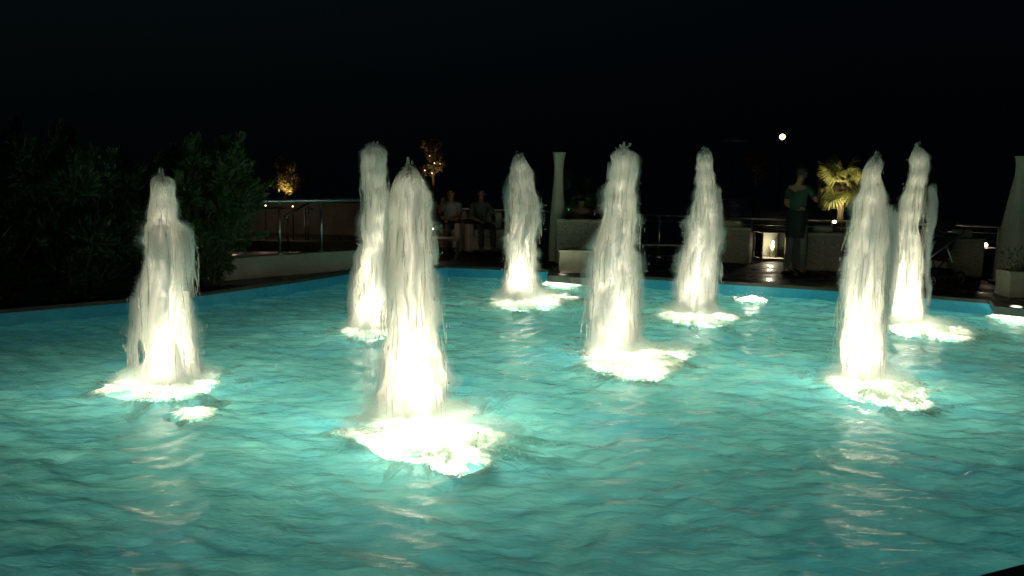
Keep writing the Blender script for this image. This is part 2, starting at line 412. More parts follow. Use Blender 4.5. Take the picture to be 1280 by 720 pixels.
# ------------------------------------------------------------------ water surface
xs = np.arange(-12.6, 13.0, .05); ys = np.concatenate([np.arange(1.4, 7, .033), np.arange(7, 18.5, .06)])
X, Y = np.meshgrid(xs, ys)
rng = np.random.default_rng(5)
wx = X + .22*np.sin(Y*1.7+X*.6) + .12*np.sin(X*2.9-Y*2.1+1.0); wy = Y + .2*np.sin(X*1.9+2) + .1*np.sin(X*4.1+Y*3.3)
Z = np.zeros_like(X)
for k in range(34):
    lam = .10*(1.067**k)*rng.uniform(.85, 1.15); th = rng.uniform(0, PI); amp = .0050*lam**.6*rng.uniform(.5, 1.2)
    kx, ky = math.cos(th)*2*PI/lam, math.sin(th)*2*PI/lam
    s = np.sin(kx*wx+ky*wy+rng.uniform(0, 6.28)); Z += amp*(1-2*np.abs(s))*.6 + amp*.5*s
for (cx, cy, a) in CEN:
    r = np.hypot(X-cx, Y-cy) + .08*np.sin(X*5+Y*3) + .05*np.sin(Y*9-X*4)
    Z += a*.012*np.sin(r*2*PI/.34)*np.exp(-r/1.1)*(.6+.4*np.sin(3*np.arctan2(Y-cy, X-cx)+cx))
FL = np.ones_like(Z)
for J in JETS + [dict(foam=s[:4]) for s in SPOTS] + [dict(foam=l) for q_ in LOBES.values() for l in q_]:
    fx, fy, frx, fry = J['foam']; c = at(fx, fy, 0)
    FL *= 1 - .85*np.exp(-(np.hypot(X-c.x, Y-c.y)/(.9*frx/F*c.y))**4)
Z = np.clip(Z*FL, -.06, .06)
ny, nx = X.shape
ZP = Z.copy()            # surface hollowed under the foam so added lights can shine up through it
for J in JETS + [dict(foam=s[:4]) for s in SPOTS] + [dict(foam=l) for q_ in LOBES.values() for l in q_]:
    fx, fy, frx, fry = J['foam']; c = at(fx, fy, 0); rx_ = frx/F*c.y; ry_ = min(max((at(fx, fy-fry, 0).y-at(fx, fy+fry, 0).y)/2, .25), rx_*1.25)
    ZP -= .32*np.exp(-(np.hypot((X-c.x)/rx_, (Y-c.y)/ry_)/.66)**6)
V = np.stack([X.ravel(), Y.ravel(), ZP.ravel()], 1)
idx = np.arange(nx*ny).reshape(ny, nx)
Q = np.stack([idx[:-1, :-1].ravel(), idx[:-1, 1:].ravel(), idx[1:, 1:].ravel(), idx[1:, :-1].ravel()], 1)
me = bpy.data.meshes.new('pool_water'); me.vertices.add(len(V)); me.vertices.foreach_set('co', V.ravel())
me.loops.add(Q.size); me.loops.foreach_set('vertex_index', Q.ravel()); me.polygons.add(len(Q))
me.polygons.foreach_set('loop_start', np.arange(0, Q.size, 4)); me.polygons.foreach_set('loop_total', np.full(len(Q), 4))
me.update(calc_edges=True); me.polygons.foreach_set('use_smooth', [True]*len(Q)); me.materials.append(M_water)
o = bpy.data.objects.new('pool_water', me); COL.objects.link(o); tag(o, kind='structure')

def wz(x, y):
    i = min(max(int(np.searchsorted(ys, y)), 0), len(ys)-1); j = min(max(int((x-xs[0])/.05+.5), 0), len(xs)-1)
    return float(Z[i, j])
# ------------------------------------------------------------------ fountain jets
def setdens(o, vals):
    a = o.data.attributes.new('dens', 'FLOAT', 'POINT'); a.data.foreach_set('value', vals)
def column_shell(name, prof3, parent, mat, k, top, lump, seed, nth=72, nz=110, dens=1.0, base_flare=1.0):
    """prof3: list of (z, cx, r) bottom->top, local; k radius factor; top = height factor"""
    zs = [p[0] for p in prof3]; cxs = [p[1] for p in prof3]; rs = [p[2] for p in prof3]
    z0, z1 = zs[0], zs[-1]; H = (z1-z0)*top
    def r_w(z): return .45*noise.noise(Vector((seed*1.7, 3.1, z*3.4))) + .3*noise.noise(Vector((seed, 9.1, z*9)))
    V = []; D = []
    for i in range(nz):
        t = i/(nz-1); z = z0 + (z1-z0)*min(t*top, 1.0) if top <= 1 else z0+H*t
        zc = min(max(z, z0), z1)
        cx = float(np.interp(zc, zs, cxs)) + r_w(zc)*rs[-1]; ke = k+(1.0-k)*max(0, (t-.80)/.2) if k < 1 else k; r = max(float(np.interp(zc, zs, rs)), rs[0]*.30)*ke
        cap = min(1.0, (max(0, 1-t)/.022)**.5) if t > .978 else 1.0
        r *= cap
        for j in range(nth):
            a = 2*PI*j/nth; c, s = math.cos(a), math.sin(a)
            q = Vector((c*1.3, s*1.3, z*1.6 + seed))
            n1 = noise.noise(q); n2 = noise.noise(Vector((c*3.2, s*3.2, z*3.0+seed*2))); n3 = noise.noise(Vector((c*7, s*7, z*2.2-seed)))
            n4 = noise.noise(Vector((c*5, s*5, z*9+seed))); rr = r*(1 + lump*(.5*n1 + .45*n2 + .30*n3 + .30*n4))
            tz = (noise.noise(Vector((c*2.5, s*2.5, seed*3)))*.10)*(1 if t > .9 else 0)*(t-.9)*10
            V.append((cx + rr*c, rr*s, z + tz))
            e = 1.0
            if t > .8: e = 1-(t-.8)/.2*(.35 if k < .8 else .7)
            D.append(dens*e)
    Fc = [(i*nth+j, i*nth+(j+1) % nth, (i+1)*nth+(j+1) % nth, (i+1)*nth+j) for i in range(nz-1) for j in range(nth)]
    o = mobj(name, V, Fc, mat, parent, smooth=True); setdens(o, D)
    return o
def foam_mesh(name, rx, ry, parent, off, seed, h=.07, hole=0, mat=None, ragged=.35, lim=1.0, kx=5.0):
    nr, nth = 46, 150; V = []; D = []; keep = []
    for i in range(nr):
        q = i/(nr-1)*lim
        for j in range(nth):
            a = 2*PI*j/nth; c, s = math.cos(a), math.sin(a)
            m = 1 + ragged*(1.3*noise.noise(Vector((c*1.6, s*1.6, seed))) + .8*noise.noise(Vector((c*4, s*4, seed+5))) + .5*noise.noise(Vector((c*10, s*10, seed+9))))
            x = rx*q*m*c; y = ry*q*m*s
            wv = Vector((x*kx, y*kx, seed)); b = noise.noise(wv) + .6*noise.noise(wv*2.7) + .4*noise.noise(wv*6)
            qq = min(q/1.0, 1.0)
            z = .012 + wz(x+off[0]+parent.location.x, y+off[1]+parent.location.y) + h*max(0, (1-qq**1.6))*(1+.7*b) + .012*max(b, -.4)*(1-.5*qq)
            V.append((x+off[0], y+off[1], z)); D.append(max(0, min(1, (1-qq)*2.1 + .02 + 1.0*b)))
            keep.append(1.5*b + (1-qq)*1.5)
    Fc = []
    for i in range(nr-1):
        for j in range(nth):
            f = (i*nth+j, i*nth+(j+1) % nth, (i+1)*nth+(j+1) % nth, (i+1)*nth+j)
            if sum(keep[v] for v in f)/4 > .12: Fc.append(f)
    o = mobj(name, V, Fc, mat or M_foam, parent, smooth=True); setdens(o, D); return o
def blobs(name, pts, parent, mat):
    """small stretched octahedra: pts = (x,y,z,rx,rz)"""
    V = []; Fc = []
    for (x, y, z, r, l) in pts:
        b = len(V)
        V += [(x+r, y, z), (x, y+r, z), (x-r, y, z), (x, y-r, z), (x, y, z+l), (x, y, z-l)]
        Fc += [(b, b+1, b+4), (b+1, b+2, b+4), (b+2, b+3, b+4), (b+3, b, b+4), (b+1, b, b+5), (b+2, b+1, b+5), (b+3, b+2, b+5), (b, b+3, b+5)]
    o = mobj(name, V, Fc, mat, parent, smooth=True); setdens(o, [1.0]*len(V)); return o

WARM = (1.0, .965, .70)
for ji, J in enumerate(JETS):
    B = J['base']; Yd = B.y
    root = empty('fountain_jet', B, J['label'], 'fountain jet', 'lit water jets of the pool fountain')
    def prof3(P):
        out = []
        for (py, a, b) in sorted(P, reverse=True):
            A, C = on(a, py, Yd), on(b, py, Yd)
            out.append(((A.z+C.z)/2, (A.x+C.x)/2 - B.x, (C.x-A.x)/2))
        return out
    P = prof3(J['prof'])
    if P[0][0] > 0: P.insert(0, (0.0, P[0][1], P[0][2]*1.03))
    H = P[-1][0]; sd = ji*13.7+1.3
    column_shell('water_column', P, root, M_core, .78, .985, .75, sd)
    column_shell('inner_spray', P, root, M_mistA, .90, 1.0, .95, sd+.05, nth=64, nz=120)
    column_shell('outer_spray', P, root, M_mistB, 1.0, .99, 1.15, sd+.12, nth=64, nz=120)
    for si, S in enumerate(J['side']):
        ps = prof3(S); o = column_shell('side_spray', ps, root, M_mistA if (ji == 2 and si == 0) else M_mistC, 1.0, 1.0, 1.5, sd+5+si, nth=28, nz=60, dens=.55)
        o.location.y = random.uniform(-.1, .06)
    # falling strands (thin water threads) and droplets
    mb = MB(); rs = random.Random(ji*3+1); dl = []
    zs = [p[0] for p in P]; cxs = [p[1] for p in P]; rr_ = [p[2] for p in P]
    for k in range(110):
        zt = rs.uniform(.12, .85)*H; L_ = rs.uniform(.08, .45)*min(1, zt/.4); a = rs.uniform(0, 2*PI)
        R0 = float(np.interp(zt, zs, rr_)); cx = float(np.interp(zt, zs, cxs))
        f0 = rs.uniform(.92, 1.1 + .28*(J['spread']-1)*2*(1-zt/H)); pts = []; rad = []
        for q in range(6):
            t = q/5; zz = zt - L_*t; f = f0*(1+.06*t)
            pts.append((cx+R0*f*math.cos(a)+.01*math.sin(zz*9+k), R0*f*math.sin(a), zz)); rad.append(.0012+.0042*math.sin(PI*min(.95, max(.05, t)))*rs.uniform(.6, 1.2))
        mb.tube(pts, rad, n=5, cap=False)
    o = mb.build('falling_strands', M_strand, root, smooth=True); setdens(o, [1.0]*len(o.data.vertices)); o['kind'] = 'stuff'
    for k in range(200):
        zt = rs.random()**1.4*H; a = rs.uniform(0, 2*PI)
        R0 = float(np.interp(zt, zs, rr_)); cx = float(np.interp(zt, zs, cxs))
        f = 1.0 + abs(rs.gauss(0, .16 + .5*(J['spread']-1)*(1-zt/H))); r = rs.uniform(.0016, .005)
        dl.append((cx+R0*f*math.cos(a), R0*f*math.sin(a), zt, r, r*rs.uniform(1.5, 7)))
    # splash beads thrown over the water around the foot
    fx, fy, frx, fry = J['foam']; fc = at(fx, fy, 0); fr = at(fx, fy+fry, 0); fb = at(fx, fy-fry, 0)
    RX = frx/F*fc.y; RY = max((fb.y-fr.y)/2, .25)*1.0
    RY = min(RY, RX*1.25)
    off = (fc.x-B.x, (fr.y+fb.y)/2-B.y)
    for k in range(120):
        a = rs.uniform(0, 2*PI); q = rs.uniform(.5, 1.0); r = rs.uniform(.003, .010)
        dl.append((off[0]+RX*q*math.cos(a), off[1]+RY*q*math.sin(a), rs.uniform(.015, .05+.16*max(0, 1.2-q)), r, r*rs.uniform(.6, 1.6)))
    blobs('droplets', dl, root, M_drop)['kind'] = 'stuff'
    foam_mesh('foam', RX*1.42, RY*1.42, root, off, sd, h=.045, ragged=.85)
    foam_mesh('foam_fringe', RX*1.45, RY*1.45, root, off, sd+3, h=.0, mat=M_lace, ragged=.55, lim=1.1, kx=7)
    V = []; Fc = []                                   # low mist dome added over the foam for a soft glow
    for i in range(14):
        ph = (i/13)*PI/2
        for j in range(48):
            a = 2*PI*j/48; m = 1+.5*noise.noise(Vector((math.cos(a)*1.8, math.sin(a)*1.8, sd+i*.12)))+.35*noise.noise(Vector((math.cos(a)*5, math.sin(a)*5, sd+i*.3)))
            V.append((off[0]*.9+RX*1.0*m*math.cos(ph)*math.cos(a), off[1]*.9+RY*1.0*m*math.cos(ph)*math.sin(a), .035+.15*m*math.sin(ph)))
    Fc = [(i*48+j, i*48+(j+1) % 48, (i+1)*48+(j+1) % 48, (i+1)*48+j) for i in range(13) for j in range(48)] + [tuple(range(47, -1, -1))]
    mobj('foam_glow_mist', V, Fc, M_mistD, root, smooth=True)
    for li, (lx, ly, lrx, lry) in enumerate(LOBES.get(ji, [])):
        lc = at(lx, ly, 0); LR = lrx/F*lc.y; LY = min((at(lx, ly-lry, 0).y-at(lx, ly+lry, 0).y)/2, LR*1.25); lo = (lc.x-B.x, lc.y-B.y)
        foam_mesh('foam', LR*1.2, LY*1.2, root, lo, sd+21+li*5, h=.012, ragged=1.1)
        light('foam_underlight', 'POINT', (lo[0], lo[1], -.20), 34*(LR/.4)**2, WARM, root, rad=.06)  # added light in the hollow, shining up through the foam lobe
    # clots of white water torn off the column
    V = []; Fc = []
    for k in range(24):
        up_ = k < 14; zt = H*(rs.uniform(.95, 1.03) if up_ else rs.uniform(.15, .8)); a = rs.uniform(0, 2*PI)
        R0 = float(np.interp(zt, zs, rr_)); cx = float(np.interp(zt, zs, cxs)); f = rs.uniform(.1, .9) if up_ else rs.uniform(1.12, 1.4)
        r = rs.uniform(.006, .018) if up_ else rs.uniform(.003, .008); l = r*(rs.uniform(.9, 2.2) if up_ else rs.uniform(1.5, 5)); px0, py0 = cx+R0*f*math.cos(a), R0*f*math.sin(a); b = len(V)
        for i in range(7):
            ph = PI*i/6
            for j in range(8):
                d = Vector((math.sin(ph)*math.cos(j*PI/4), math.sin(ph)*math.sin(j*PI/4), math.cos(ph))); q = 1+.6*noise.noise(d*1.6+Vector((k*3.1, ji, 0)))
                V.append((px0+d.x*r*q, py0+d.y*r*q, zt+d.z*l*q))
        Fc += [(b+i*8+j, b+i*8+(j+1) % 8, b+(i+1)*8+(j+1) % 8, b+(i+1)*8+j) for i in range(6) for j in range(8)]
    o = mobj('torn_spray', V, Fc, M_strand, root, smooth=True); setdens(o, [1.0]*len(V)); o['kind'] = 'stuff'
    # the lamp sunk under the jet
    mb = MB(); mb.lathe([(.10, -.62), (.12, -.60), (.12, -.50), (.09, -.48)], n=20)
    lamp = mb.build('underwater_lamp', M_steel, root)
    light('underwater_glow', 'POINT', (off[0]*.5, off[1]*.5, -.9), 47*J['p']*(1.75 if ji in (2, 7) else 1.35 if ji in (0, 4) else .95), (.84, 1.0, .91), root, rad=.15)
    light('shallow_glow', 'POINT', (off[0]*.5, off[1]-RY*.9, -.40), 5*J['p'], (.85, 1.0, .9), root, rad=.12)  # extra light added nearer the surface for a halo around the foam
    light('foam_fill_light', 'POINT', (off[0], off[1]-RY*.45, .15), 1.2*J['p'], WARM, root, rad=.12)  # extra light added above the foam to brighten it and its surroundings
    for sg in (-1, 1): light('foam_underlight', 'POINT', (off[0]+sg*RX*.33, off[1], -.20), 30.0*(RX/.55)**2, WARM, root, rad=.08)  # pair of lights added in the hollow to light the foam from below
    for (fz, pw) in ((.03, 100), (.08, 70), (.14, 52), (.20, 38), (.27, 26), (.34, 18), (.42, 11), (.51, 7), (.61, 4.6), (.71, 3.2), (.81, 2.4), (.91, 1.4)):
        z = fz*H; cx = float(np.interp(z, zs, cxs))
        light('jet_fill_light', 'POINT', (cx, 0, z), pw*J['p']*.36, WARM, root, rad=.10)  # lights added up the axis to brighten the column, no fixtures here
for si, (sx_, sy_, rx, ry, lab) in enumerate(SPOTS):
    c = at(sx_, sy_, 0); RX = rx/F*c.y; RY = min((at(sx_, sy_-ry, 0).y-at(sx_, sy_+ry, 0).y)/2, RX*1.3)
    root = empty('foam_boil', c, lab, 'foam patch', 'foam patches over submerged lamps')
    foam_mesh('foam', RX*1.05, RY*1.05, root, (0, 0), 90+si*7, h=.05, ragged=.6)
    foam_mesh('foam_fringe', RX*1.15, RY*1.2, root, (0, 0), 95+si*7, h=0, mat=M_lace, ragged=.5, lim=1.1, kx=7)
    rs = random.Random(50+si)
    blobs('droplets', [(RX*q*math.cos(a), RY*q*math.sin(a), rs.uniform(.02, .12), r, r*2) for q, a, r in
          [(rs.uniform(.2, 1.3), rs.uniform(0, 6.28), rs.uniform(.003, .009)) for _ in range(30)]], root, M_drop)['kind'] = 'stuff'
    MB().lathe([(.10, -.62), (.12, -.60), (.12, -.50), (.09, -.48)], n=20).build('underwater_lamp', M_steel, root)
    light('underwater_glow', 'POINT', (0, 0, -.8), 34, (.85, 1.0, .82), root, rad=.12)
    light('foam_fill_light', 'POINT', (0, -.05, .16), 2.5, WARM, root, rad=.1)  # extra light added just above the foam patch
    light('foam_underlight', 'POINT', (0, 0, -.2), 30, WARM, root, rad=.08)  # extra light added in the hollow to make the patch glow

# ------------------------------------------------------------------ ledges over the pool
def slab(name, pts, z0, z1, mat):
    bm = bmesh.new(); a = [bm.verts.new((p.x, p.y, z0)) for p in pts]; b = [bm.verts.new((p.x, p.y, z1)) for p in pts]
    n = len(pts); bm.faces.new(b); bm.faces.new(a[::-1])
    for i in range(n): bm.faces.new((a[i], a[(i+1) % n], b[(i+1) % n], b[i]))
    bmesh.ops.recalc_face_normals(bm, faces=bm.faces)
    me = bpy.data.meshes.new(name); bm.to_mesh(me); bm.free(); me.materials.append(mat)
    o = bpy.data.objects.new(name, me); COL.objects.link(o); return o
def ledge(ptsf, ptsb):
    f = [at(*p, DZ+.03) for p in ptsf]; b = [at(*p, DZ+.03) for p in ptsb]
    tag(slab('pool_ledge', f+b[::-1], .10, DZ+.03, M_edge), kind='structure')
    cb = sum(f+b, Vector())/len(f+b)
    tp = [cb+(p-cb)*.94 for p in f+b[::-1]]
    tag(slab('ledge_paving', tp, DZ+.03, DZ+.036, M_deck), kind='structure')
ledge([(684, 344), (762, 350.5)], [(690, 333), (770, 338)])
ledge([(1243, 383), (1330, 391)], [(1236, 371), (1322, 378)])

# ------------------------------------------------------------------ planters
def leaves(name, pts, mat, parent, L=.08, W=.022, seed=0, upb=0.3):
    """pts: list of (pos, outward dir). pointed leaf = 2 tris folded"""
    rs = random.Random(seed); V = []; Fc = []
    for p, d in pts:
        d = (d + Vector((rs.gauss(0, .5), rs.gauss(0, .5), rs.gauss(0, .5)+upb))).normalized()
        s = d.cross(Vector((rs.gauss(0, 1), rs.gauss(0, 1), rs.gauss(0, 1)))).normalized()
        l = L*rs.uniform(.6, 1.3); w_ = W*rs.uniform(.7, 1.2); b = len(V)
        V += [p, p + d*l*.45 + s*w_*.5, p + d*l, p + d*l*.45 - s*w_*.5]
        Fc.append((b, b+1, b+2, b+3))
    return mobj(name, V, Fc, mat, parent)
def planter(loc, w_, d_, h_, label, rz=0, seed=0, tall=.18, group='cream box planters on the pool ledges'):
    root = empty('planter', loc, label, 'planter', group, rz)
    mb = MB(); t = .035
    mb.box((0, 0, .02), (w_-.04, d_-.04, .04)); 
    for s in (-1, 1):
        mb.box((0, s*(d_/2-t/2), h_/2+.01), (w_, t, h_-.02), bev=.006); mb.box((s*(w_/2-t/2), 0, h_/2+.01), (t, d_-2*t, h_-.02), bev=.004)
    mb.build('box', M_planter, root)
    mb = MB()
    for s in (-1, 1):
        mb.box((0, s*(d_/2-.02), h_), (w_+.03, .055, .035), bev=.008); mb.box((s*(w_/2-.02), 0, h_), (.055, d_-.07, .035), bev=.006)
    mb.build('rim', M_planter, root)
    MB().box((0, 0, h_-.05), (w_-.075, d_-.075, .03)).build('soil', M_soil, root)
    rs = random.Random(seed); pts = []
    for k in range(int(500*w_)):
        p = Vector((rs.uniform(-.42, .42)*w_, rs.uniform(-.4, .4)*d_, h_-.03+rs.random()**1.5*tall)); pts.append((p, Vector((p.x, p.y, .15)).normalized()))
    lv = leaves('foliage', pts, M_leafD, root, .07, .018, seed)
    return root
p = at(731, 341.5, DZ+.036)
planter((p.x, p.y+.16, DZ+.036), .80, .30, .34, 'long cream planter at the pool edge between the pale pillar and middle jet', seed=3, tall=.05)
p = at(1286, 373, DZ+.036)
planter((p.x, p.y+.2, DZ+.036), .52, .36, .34, 'square cream planter with a dark spiky plant at the right edge of the pool', seed=4, tall=.34)

# ------------------------------------------------------------------ pale vase shaped pillars
def pillar(px_, rows, Y, label):
    """rows: (py, half width px, centre px)"""
    top = on(rows[0][2], rows[0][0], Y); root = empty('fabric_pillar', (top.x, Y, DZ), label, 'pillar', 'tall pale vase shaped pillars')
    prof = []
    for (py, hw, cx) in rows:
        q = on(cx, py, Y); prof.append((hw*Y/F, q.z-DZ))
    prof = prof[::-1]
    zs = [q[1] for q in prof]; rs_ = [q[0] for q in prof]
    pr = []
    z_top = zs[-1]
    for i in range(60):
        z = z_top*i/59; r = float(np.interp(z, zs, rs_)); pr.append((r, max(z, .03)))
    # smooth profile
    rr = [q[0] for q in pr]
    for _ in range(3): rr = [rr[0]]+[(rr[i-1]+rr[i]*2+rr[i+1])/4 for i in range(1, 59)]+[rr[-1]]
    mb = MB(); mb.lathe([(rr[i], pr[i][1]) for i in range(60)], n=32)
    mb.build('stretch_cover', M_lycra, root, smooth=True)
    mb = MB(); mb.lathe([(rr[-1]*1.02, z_top-.02), (rr[-1]*1.05, z_top-.012), (rr[-1]*1.05, z_top+.006), (rr[-1]*.95, z_top+.012)], n=32)
    mb.build('top_ring', M_lycra, root)
    mb = MB(); mb.lathe([(rr[0]*1.12, 0), (rr[0]*1.12, .03), (rr[0]*1.05, .04)], n=32); mb.build('base_plate', M_dark, root)
pillar(698, [(191, 8, 699), (199, 6.7, 699), (210, 5.6, 698.5), (225, 5.8, 698), (245, 7.4, 697), (265, 9, 697), (290, 10.3, 696.5), (325, 10.5, 696)], 15.6,
       'tall pale vase shaped pillar with flared top behind the long planter')
pillar(1284, [(196, 12, 1283), (205, 10.5, 1283), (218, 10.5, 1282.5), (240, 14, 1282), (265, 18, 1281), (295, 23, 1280), (350, 26, 1279)], 13.6,
       'wide pale vase shaped pillar cut by the right edge of the picture')

# ------------------------------------------------------------------ walls and railings
A = on(210, 345, 15.2); A.z = DZ; C = on(520, 345, 15.0); C.z = DZ
def wallbox(name, a, c, z0, z1, t, mat, label=None, cat=None):
    d = (c-a); L_ = math.hypot(d.x, d.y); rz = math.atan2(d.y, d.x); m = (a+c)/2
    root = MB().box((0, 0, (z1-z0)/2), (L_, t, z1-z0), bev=.006).build(name, mat, loc=(m.x, m.y, z0)); root.rotation_euler = (0, 0, rz)
    tag(root, label, cat); return root, L_
wl = at(232, 356, DZ); wr = at(500, 331.5, DZ); wl.y += .15; wr.y += .0
# low pale wall behind the pool's far-left corner
wlow, LL = wallbox('low_wall', wl, wr, DZ, DZ+.29, .16, M_plaster, 'low pale plastered wall at the pool corner carrying steel railing posts', 'wall')
MB().box((0, 0, .305), (LL+.03, .22, .03), bev=.006).build('cap', M_plaster, wlow)
gr0 = on(255, 280, 21.5); gr1 = on(560, 280, 21.0)
wallbox('ramp_wall', gr0, gr1, DZ, .93, .2, M_grey, 'long grey ramp wall behind the steel railing, far left of the jets', 'wall')
k0 = at(262, 309, DZ); k1 = at(430, 312, DZ)
wallbox('kerb_wall', k0, k1, DZ, DZ+.16, .3, pm('brown_plaster', (.30, .23, .16), .8, .2, 3), 'low brownish kerb wall between the railing and the grey ramp wall', 'wall')

def railing(P, H, label, posts, z0=None, midrail=True, rtop=.026, split=None):
    """P: list of world base points; posts: params 0..1 along the first-last line"""
    a, c = P[0], P[-1]; root = empty('railing', a, label, 'railing', None)
    d = c-a
    MB().tube([(0, 0, H), (d.x, d.y, H+(c.z-a.z))], rtop, n=12).build('top_rail', M_steel, root, smooth=True)
    if midrail: MB().tube([(0, 0, H*.86), (d.x, d.y, H*.86+(c.z-a.z))], .006, n=8).build('mid_rail', M_steel, root, smooth=True)
    for t in posts:
        b = d*t
        q = MB(); q.tube([(0, 0, .0), (0, 0, H-.01)], .021, n=12)
        po = q.build('post', M_steel, root, smooth=True, loc=(b.x, b.y, b.z))
        MB().lathe([(.05, .0), (.05, .012), (.03, .02)], n=16).build('foot_plate', M_steel, po)
    return root
zt = DZ+.32
def online(px_, a, c):      # parameter on the line a-c where the picture column px_ falls
    best = min(range(401), key=lambda i: abs(proj(a+(c-a)*(i/400))[0]-px_)); return best/400
def proj(p):
    v = Vector(p)-CP; zc = v.dot(fw); return (640+F*v.dot(rt)/zc, 360-F*v.dot(up)/zc)
ra = wl.copy(); ra.z = zt; rc = wr.copy(); rc.z = zt
ra = ra + (rc-ra)*.05
railing([ra, rc], .80, 'steel railing standing on the low pale wall left of the jets', [online(x, ra, rc) for x in (350, 402, 455)], midrail=False, rtop=.034)
rb0 = at(566, 309, DZ); rb1 = at(1300, 345, DZ)
railing([rb0, rb1], .80, 'long thin steel railing along the terrace behind the sofas and seated people', [online(x, rb0, rb1) for x in (600, 720, 822, 938, 1075, 1243)], rtop=.022)
sa = at(296, 303, DZ); sb = at(392, 305, DZ)
railing([sa, sb], .74, 'short steel railing behind the low wall beside the grey ramp wall', [online(x, sa, sb) for x in (300, 309, 382)], midrail=False, rtop=.02)
# sloping stair handrail
h0 = on(356, 271, 17.2); h1 = on(388, 252, 18.0)
root = empty('stair_handrail', (h0.x, h0.y, DZ), 'short sloping stair handrail rising to the right behind the steel railing', 'handrail')
MB().tube([(0, 0, h0.z-DZ), (h1.x-h0.x, h1.y-h0.y, h1.z-DZ)], .024, n=10).build('rail', M_steel, root, smooth=True)
for t in (.1, .9):
    b = (h1-h0)*t; MB().tube([(b.x, b.y, 0), (b.x, b.y, h0.z+b.z-DZ)], .016, n=8).build('post', M_steel, root, smooth=True)

def walllamp(px_, py_, Y, label, pw=3.0):
    q = on(px_, py_, Y); root = empty('wall_lamp', (q.x, Y, DZ), label, 'lamp', 'tiny warm lamps by the ramp wall')
    MB().tube([(0, 0, 0), (0, 0, q.z-DZ-.03)], .014, n=8).build('stake', M_dark, root)
    MB().ball((0, 0, q.z-DZ), .014).build('bulb', M_lampo, root, smooth=True)
    light('bulb_light', 'POINT', (0, -.03, q.z-DZ+.08), pw, (1, .74, .45), root, rad=.03)
walllamp(332, 257, 19.6, 'tiny warm lamp on a stake, middle one of three before the ramp wall')
walllamp(366, 258, 19.4, 'tiny warm lamp on a stake nearest the sloping stair handrail')
walllamp(292, 275, 19.0, 'tiny warm lamp on a stake beside the bush right of the leftmost jet', 1.5)
# ------------------------------------------------------------------ bushes
def bush(loc, rx, ry, h_, label, nleaf, seed, L=.10, W=.022, mat=None, name='bush', nl=46, z0=.1, grp='dark bushes left of the pool'):
    mat = mat or M_leafD
    root = empty(name, loc, label, 'bush', grp); rs = random.Random(seed)
    cl = []
    for k in range(nl):
        a = rs.uniform(0, 2*PI); u = rs.uniform(0, 1)
        z = z0 + (h_-z0)*u; prof = math.sin(PI*min(1, .18+.82*(1-u)**.75))**.6 if u > .0 else 1
        q = math.sqrt(rs.random())*.95
        cl.append((Vector((rx*q*prof*math.cos(a), ry*q*prof*math.sin(a), z)), rs.uniform(.16, .30)*min(rx, 1.0)))
    mb = MB()
    for c, r in cl[::2]:
        b = Vector((rs.uniform(-.12, .12), rs.uniform(-.12, .12), 0)); m = (b+c)/2 + Vector((rs.uniform(-.08, .08), rs.uniform(-.08, .08), .1))
        mb.tube([b, m, c], [.02, .013, .005], n=5)
    mb.build('stems', M_bark, root)
    pts = []
    for k in range(nleaf):
        c, r = cl[k % nl]; d = Vector((rs.gauss(0, 1), rs.gauss(0, 1), rs.gauss(0, 1))).normalized()
        p = c + d*r*(rs.random()**.45)*Vector((1, 1, 1.25)).length/1.75
        if p.z < .02: p.z = .02+rs.random()*.1
        pts.append((p, (d+Vector((0, 0, .4))).normalized()))
    # loose shoots that break the outline
    for k in range(nleaf//14):
        c, r = rs.choice(cl); d = (c-Vector((0, 0, h_*.35))).normalized()
        for q in range(6): pts.append((c + d*(r+.03*q) + Vector((rs.gauss(0, .015),)*3), d))
    leaves('foliage', pts, mat, root, L, W, seed)
    return root
def gl(px_, py_, dy=0):
    q = at(px_, py_, DZ); return (q.x, q.y+dy, DZ)
bush(gl(240, 364, .55), .66, .6, 1.72, 'tall dark green leafy bush right behind the leftmost jet', 15000, 11, nl=60)
M_leafK = leafmat('shadow_leaf', (.02, .045, .015), (.06, .10, .03))  # darker copy of the leaf, dimness of the left bushes put into its colour
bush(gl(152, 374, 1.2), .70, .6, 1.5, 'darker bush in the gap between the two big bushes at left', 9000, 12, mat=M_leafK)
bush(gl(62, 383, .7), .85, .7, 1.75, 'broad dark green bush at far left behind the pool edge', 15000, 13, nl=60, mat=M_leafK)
bush(gl(-60, 392, 1.0), .9, .7, 1.95, 'dark bush cut by the left edge of the picture', 11000, 14, mat=M_leafK)

